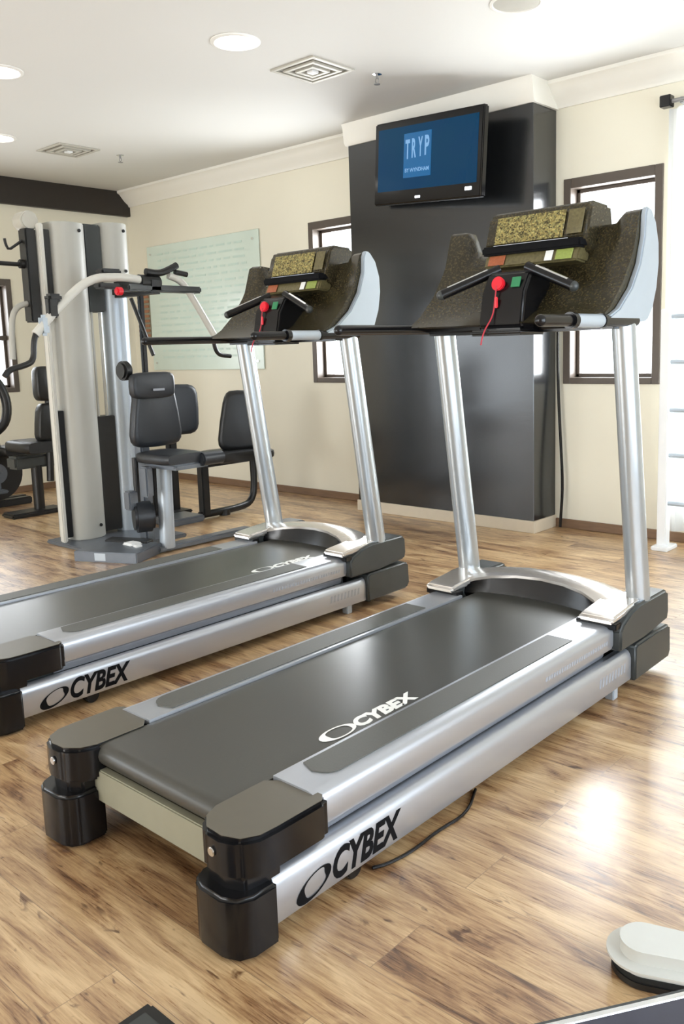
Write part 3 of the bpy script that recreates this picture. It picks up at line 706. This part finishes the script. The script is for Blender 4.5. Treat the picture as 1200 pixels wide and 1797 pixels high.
# seat column, pads, leg curl
def pad(name, c, w_, d_, h_, rotz=0, tilt=0, m='charc', root=g, bev=.05, taper=1.):
    t_ = bmesh.new(); mb = MB()
    k = 20; pts = []
    for i in range(k):
        a = 2*PI*i/k; e = .42
        x = math.copysign(abs(math.cos(a))**e, math.cos(a)); y = math.copysign(abs(math.sin(a))**e, math.sin(a)); pts.append((x, y))
    rings = []
    for f, s in ((-.5, .84), (-.42, .95), (-.25, 1), (.25, 1), (.42, .95), (.5, .84)):
        rings.append([(f*d_, x*w_/2*s*(taper+(1-taper)*(.5-y*.5) if taper != 1 else 1), y*h_/2*s) for x, y in pts])
    mb.loft(rings); mb.tf(Matrix.Translation(c) @ Matrix.Rotation(rotz, 4, 'Z') @ Matrix.Rotation(tilt, 4, 'Y'))
    return mb.build(name, m, root, 50)
bp_ = pad('backrest', (-5.40, 3.73, 1.03), .47, .09, .50, taper=.66)
pad('head_pad', (-5.345, 3.685, 1.235), .37, .08, .19, root=bp_)
MB().box((-5.295, 3.655, 1.195), (-5.290, 3.755, 1.212), .002).build('pad_badge', 'grey', bp_)
MB().cyl((-5.46, 3.50, 1.345), (-5.46, 3.57, 1.345), .070, n=20, bev=.015).build('head_roller', 'weight', g)
MB().box((-5.60, 3.66, .03), (-5.50, 3.74, 1.25), .012).build('seat_column', 'dsteel', g)
pad('seat', (-5.18, 3.68, .72), .36, .40, .085, m='charc')
MB().box((-5.46, 3.58, .640), (-4.98, 3.90, .690), .018).build('seat_frame', 'dsteel', g)
MB().cyl((-5.30, 3.70, .03), (-5.30, 3.71, .66), .056, n=24).build('leg_post', 'ssilver', g)
MB().cyl((-5.38, 3.52, .72), (-5.38, 3.52, .36), .022, n=12).build('leg_lever', 'weight', g)
MB().cyl((-5.40, 3.49, .28), (-5.34, 3.62, .28), .115, n=28, bev=.02).build('ankle_roller', 'charc', g)
MB().cyl((-4.98, 3.80, .70), (-4.98, 4.0, .70), .05, n=20, bev=.012).build('knee_roller', 'charc', g)
MB().box((-5.30, 3.50, .44), (-5.22, 3.56, .66), .01).box((-5.44, 3.44, .34), (-5.36, 3.52, .48), .01).build('lever_bracket', 'dsteel', g)
MB().box((-6.35, 3.30, 0), (-5.60, 4.1, .03), .008).build('base_frame', 'dsteel', g)
MB().prism([(-5.61, 3.11), (-5.15, 3.33), (-5.30, 3.66), (-5.76, 3.44)], 2, 0, .075, .006).build('front_base', 'dsteel', g)
MB().prism([(-5.70, 3.42), (-5.36, 3.56), (-5.42, 3.66), (-5.76, 3.52)], 2, .02, .09, .006).build('base_link', 'weight', g)
MB().prism([(-5.455, 3.1825), (-5.375, 3.2205), (-5.377, 3.2245), (-5.457, 3.1865)], 2, .012, .066).build('base_sticker', 'ssilver', g)
MB().box((-5.36, 3.6, .01), (-5.26, 4.5, .05), .01).build('floor_beam', 'dsteel', g)
MB().box((-5.50, 3.44, .03), (-5.38, 3.54, .09), .01).build('pedal', 'whitep', g)
MB().box((-5.36, 3.44, .03), (-5.31, 3.49, .09), .005).build('pedal', 'whitep', g)
MB().box((-4.99, 4.33, .02), (-4.80, 4.60, .045), .01).build('step_pedal', 'weight', g)

# recumbent bench behind the gym
b = thing('recumbent_bench', 'low black recumbent bench with tall backrest against the cream wall', 'exercise bench', (-6.1, 4.95, 0))
pad('backrest', (-5.98, 5.02, .85), .44, .10, .54, rotz=-.5, root=b, taper=.55, m='weight')
pad('seat', (-6.0, 4.98, .545), .62, .42, .10, rotz=-.2, root=b, m='weight')
MB().box((-6.14, 4.66, .46), (-6.02, 5.27, .50), .01).build('seat_frame', 'weight', b)
MB().tube([(-6.08, 5.24, .48), (-6.08, 5.25, .25), (-6.08, 5.22, .10), (-6.08, 5.12, .04), (-6.08, 4.60, .04)], .032, 12, 2).build('rear_leg', 'weight', b)
MB().box((-6.12, 4.62, .03), (-6.04, 4.70, .48), .01).build('front_leg', 'weight', b)
MB().box((-6.30, 4.25, 0), (-6.0, 4.60, .06), .015).build('foot_base', 'dsteel', b)
MB().cyl((-6.08, 4.88, .0), (-6.08, 4.88, .05), .05, n=18).build('front_foot', 'weight', b)
b2 = thing('leg_machine', 'black padded exercise machine partly hidden behind the multi-gym seat', 'exercise machine', (-6.55, 4.75, 0))
pad('backrest', (-6.50, 4.70, .955), .44, .10, .46, root=b2, m='charc', rotz=-.35)
pad('seat', (-6.45, 4.50, .56), .40, .42, .09, root=b2, m='weight')
MB().box((-6.62, 4.66, .02), (-6.54, 4.74, .98), .01).build('upright_post', 'weight', b2)
MB().box((-6.55, 4.40, .02), (-6.46, 4.48, .53), .01).box((-6.64, 4.2, 0), (-6.44, 4.80, .03), .01).build('floor_frame', 'weight', b2)

# exercise bike with flywheel and chest machine at far left
k_ = thing('exercise_bike', 'black exercise bike with round flywheel and oval frame, cut by the left edge', 'exercise bike', (-8.45, 3.95, 0))
MB().tube([(-8.35, 3.80, .70), (-8.30, 3.98, .80), (-8.30, 4.03, 1.0), (-8.33, 3.99, 1.20), (-8.36, 3.88, 1.32), (-8.38, 3.76, 1.22), (-8.38, 3.74, .92), (-8.36, 3.78, .72)], .045, 12, 2).build('oval_frame', 'weight', k_)
MB().box((-8.40, 3.78, 1.02), (-8.32, 3.92, 1.20), .02).build('monitor', 'dsteel', k_)
MB().box((-8.315, 3.81, 1.03), (-8.31, 3.86, 1.18), .001).build('monitor_screen', 'ssilver', k_)
MB().cyl((-8.40, 3.86, .34), (-8.30, 3.86, .34), .27, n=36, bev=.02).build('flywheel', 'weight', k_)
fl = k_.children[-1]
MB().cyl((-8.30, 3.86, .34), (-8.285, 3.86, .34), .10, n=24, bev=.006).build('hub_cap', 'dsteel', k_)
MB().cyl((-8.29, 3.86, .34), (-8.20, 3.86, .34), .02).box((-8.22, 3.80, .20), (-8.19, 3.84, .36), .006).box((-8.20, 3.76, .17), (-8.08, 3.86, .20), .01).build('pedal_crank', 'dsteel', k_)
MB().tube([(-8.35, 3.86, .34), (-8.35, 3.90, .60), (-8.35, 3.86, .85)], .04, 12).build('bike_stem', 'weight', k_)
MB().box((-8.60, 3.40, 0), (-8.50, 4.25, .06), .01).box((-8.40, 3.5, 0), (-8.30, 4.2, .07), .01).build('floor_stand', 'weight', k_)
pad('bike_saddle', (-8.30, 4.00, .56), .26, .32, .10, root=k_, m='weight')
MB().tube([(-8.35, 3.86, 1.28), (-8.33, 3.80, 1.40), (-8.33, 3.90, 1.50), (-8.33, 4.0, 1.50)], .018, 10, 2).build('handlebar', 'weight', k_)
c_ = thing('chest_press_machine', 'black seated press machine behind the slim white post, with head and back pads', 'exercise machine', (-7.75, 4.1, 0))
pad('head_pad', (-7.55, 4.03, 1.22), .20, .12, .32, root=c_, m='weight')
pad('back_pad', (-7.55, 4.04, .86), .28, .12, .36, root=c_, m='weight', taper=.7)
pad('seat', (-7.70, 3.93, .64), .34, .46, .12, root=c_, m='weight')
MB().box((-7.80, 3.72, .44), (-7.62, 4.14, .56), .02).build('seat_frame', 'dgrey', c_)
MB().tube([(-7.68, 3.95, .50), (-7.68, 3.95, .04)], .05, 14).build('seat_post', 'weight', c_)
MB().box((-7.78, 3.62, 0), (-7.55, 4.15, .045), .015).build('foot_plate', 'weight', c_)
MB().tube([(-7.62, 4.05, .3), (-7.60, 4.10, 1.35)], .035, 10).build('back_post', 'weight', c_)

# ------------------------------------------------------------------ right side: curtain, rod, white wall bars
t = thing('curtain_rod', 'grey curtain rod with square black finial above the right window', 'curtain rod', (-2.1, 5.93, 3.03))
MB().cyl((-2.45, 5.93, 3.03), (-1.2, 5.93, 3.03), .014).build('rod', 'rodm', t)
MB().box((-2.52, 5.895, 2.995), (-2.445, 5.965, 3.07), .004).build('finial', 'tvb', t)
MB().box((-2.40, 5.94, 3.01), (-2.38, YF, 3.05), .003).build('bracket', 'rodm', t)
mb = MB(); N_ = 60
ring0 = []; 
rings = []
for z in (.10, 1.0, 2.0, 2.94, 2.988):
    fr = []; bk = []
    for i in range(N_+1):
        x = -2.475+1.3*i/N_; y = 5.955+.028*math.sin(i*1.05)+.006*math.sin(i*.37+z)
        fr.append((x, y-.004, z)); bk.append((x, y+.004, z))
    rings.append(fr+bk[::-1])
mb.loft(rings)
single(mb, 'curtain', 'curtain', (-1.8, 5.955, .10), 'white curtain hanging from the grey rod at the right edge', 'curtain')
t = thing('wall_bars', 'tall white ladder-like wall bars standing at the right edge before the curtain', 'wall bars', (-2.0, 5.80, 0))
MB().box((-2.425, 5.76, 0), (-2.36, 5.84, 1.66), .006).build('side_post', 'whitep', t)
MB().box((-1.60, 5.76, 0), (-1.535, 5.84, 1.66), .006).build('side_post', 'whitep', t)
MB().box((-2.44, 5.70, 0), (-2.32, 5.88, .03), .006).build('post_foot', 'whitep', t)
for z in (.325, .662, .974, 1.302, 1.606): MB().cyl((-2.36, 5.80, z), (-1.60, 5.80, z), .016, n=14).build('rung', 'ssilver', t)

# ------------------------------------------------------------------ things cut by the bottom edge
t = thing('bench_pad', 'rounded light grey padded seat end at the lower right corner', 'bench pad', (-.70, 1.78, 0))
def stadium(x0, y0, ang, L_, w_, z0, z1):
    pts = []
    for i in range(17):
        a = PI/2+PI*i/16; pts.append((w_*math.cos(a), w_*math.sin(a)))
    pts += [(L_*.3, -w_*.93), (L_, -w_*1.3), (L_, w_*1.3), (L_*.3, w_*.93)]
    c, s_ = math.cos(ang), math.sin(ang)
    return [(x0+c*x-s_*y, y0+s_*x+c*y) for x, y in pts]
PT = stadium(-.752, 1.765, .35, .42, .085, 0, 0)
MB().prism(PT, 2, .016, .082, .030, 6).build('pad_cushion', 'padw', t, 60)
MB().prism([(-.70+(x+.70)*.93, 1.8+(y-1.8)*.90) for x, y in PT], 2, 0, .02, .003).build('pad_base', 'weight', t)
t = thing('machine_side_rail', 'dark rail with a bright metal edge crossing the bottom right corner', 'machine rail', (-.5, 1.45, 0))
D = Vector((.13, .19, 0)).normalized(); Nn = Vector((D.y, -D.x, 0))
P0 = Vector((-.666, 1.249, 0))-D*.35-Nn*.030; P1 = P0+D*.76
def obar(a, b, z0, z1, name, m, bev):
    pts = [P0+Nn*a, P1+Nn*a, P1+Nn*b, P0+Nn*b]
    return MB().prism([(p.x, p.y) for p in pts], 2, z0, z1, bev, 3).build(name, m, t)
obar(0, .20, .15, .25, 'rail_body', 'dgrey', .012)
obar(.020, .034, .249, .254, 'metal_edge', 'chrome', .002)
obar(.034, .19, .249, .2525, 'rail_top', mat('navy_rubber', (.025, .025, .045), .4, noise=.1), .002)
for f in (.2, .6):
    c = P0+D*f+Nn*.1
    MB().cyl((c.x, c.y, 0), (c.x, c.y, .155), .03, .025, n=18).build('support_foot', 'weight', t)
single(MB().tube([(-1.50, 1.66, .006), (-1.478, 1.70, .006), (-1.462, 1.80, .006), (-1.47, 1.93, .006), (-1.455, 2.06, .006), (-1.52, 2.2, .006)], .005, 8, 2),
       'floor_cable', 'black', (-1.47, 1.9, 0), 'thin black cable lying on the wood floor beneath the side of the nearer treadmill', 'cable')
# dark block cut by the bottom edge at left
t = thing('rubber_block', 'dark corner of a small black rubber block at the bottom edge, left of centre', 'rubber block', (-1.455, .825, 0))
MB().box((-.11, -.11, 0), (.11, .11, .035), .012, 3).tf(Matrix.Translation((-1.428, .838, 0)) @ Matrix.Rotation(.0, 4, 'Z')).build('block_body', 'weight', t)
MB().box((-.08, -.08, .034), (.08, .08, .037), .002).tf(Matrix.Translation((-1.428, .838, 0)) @ Matrix.Rotation(.0, 4, 'Z')).build('top_pad', 'dgrey', t)

for o in list(bpy.data.objects):
    if '_o' in o: del o['_o']
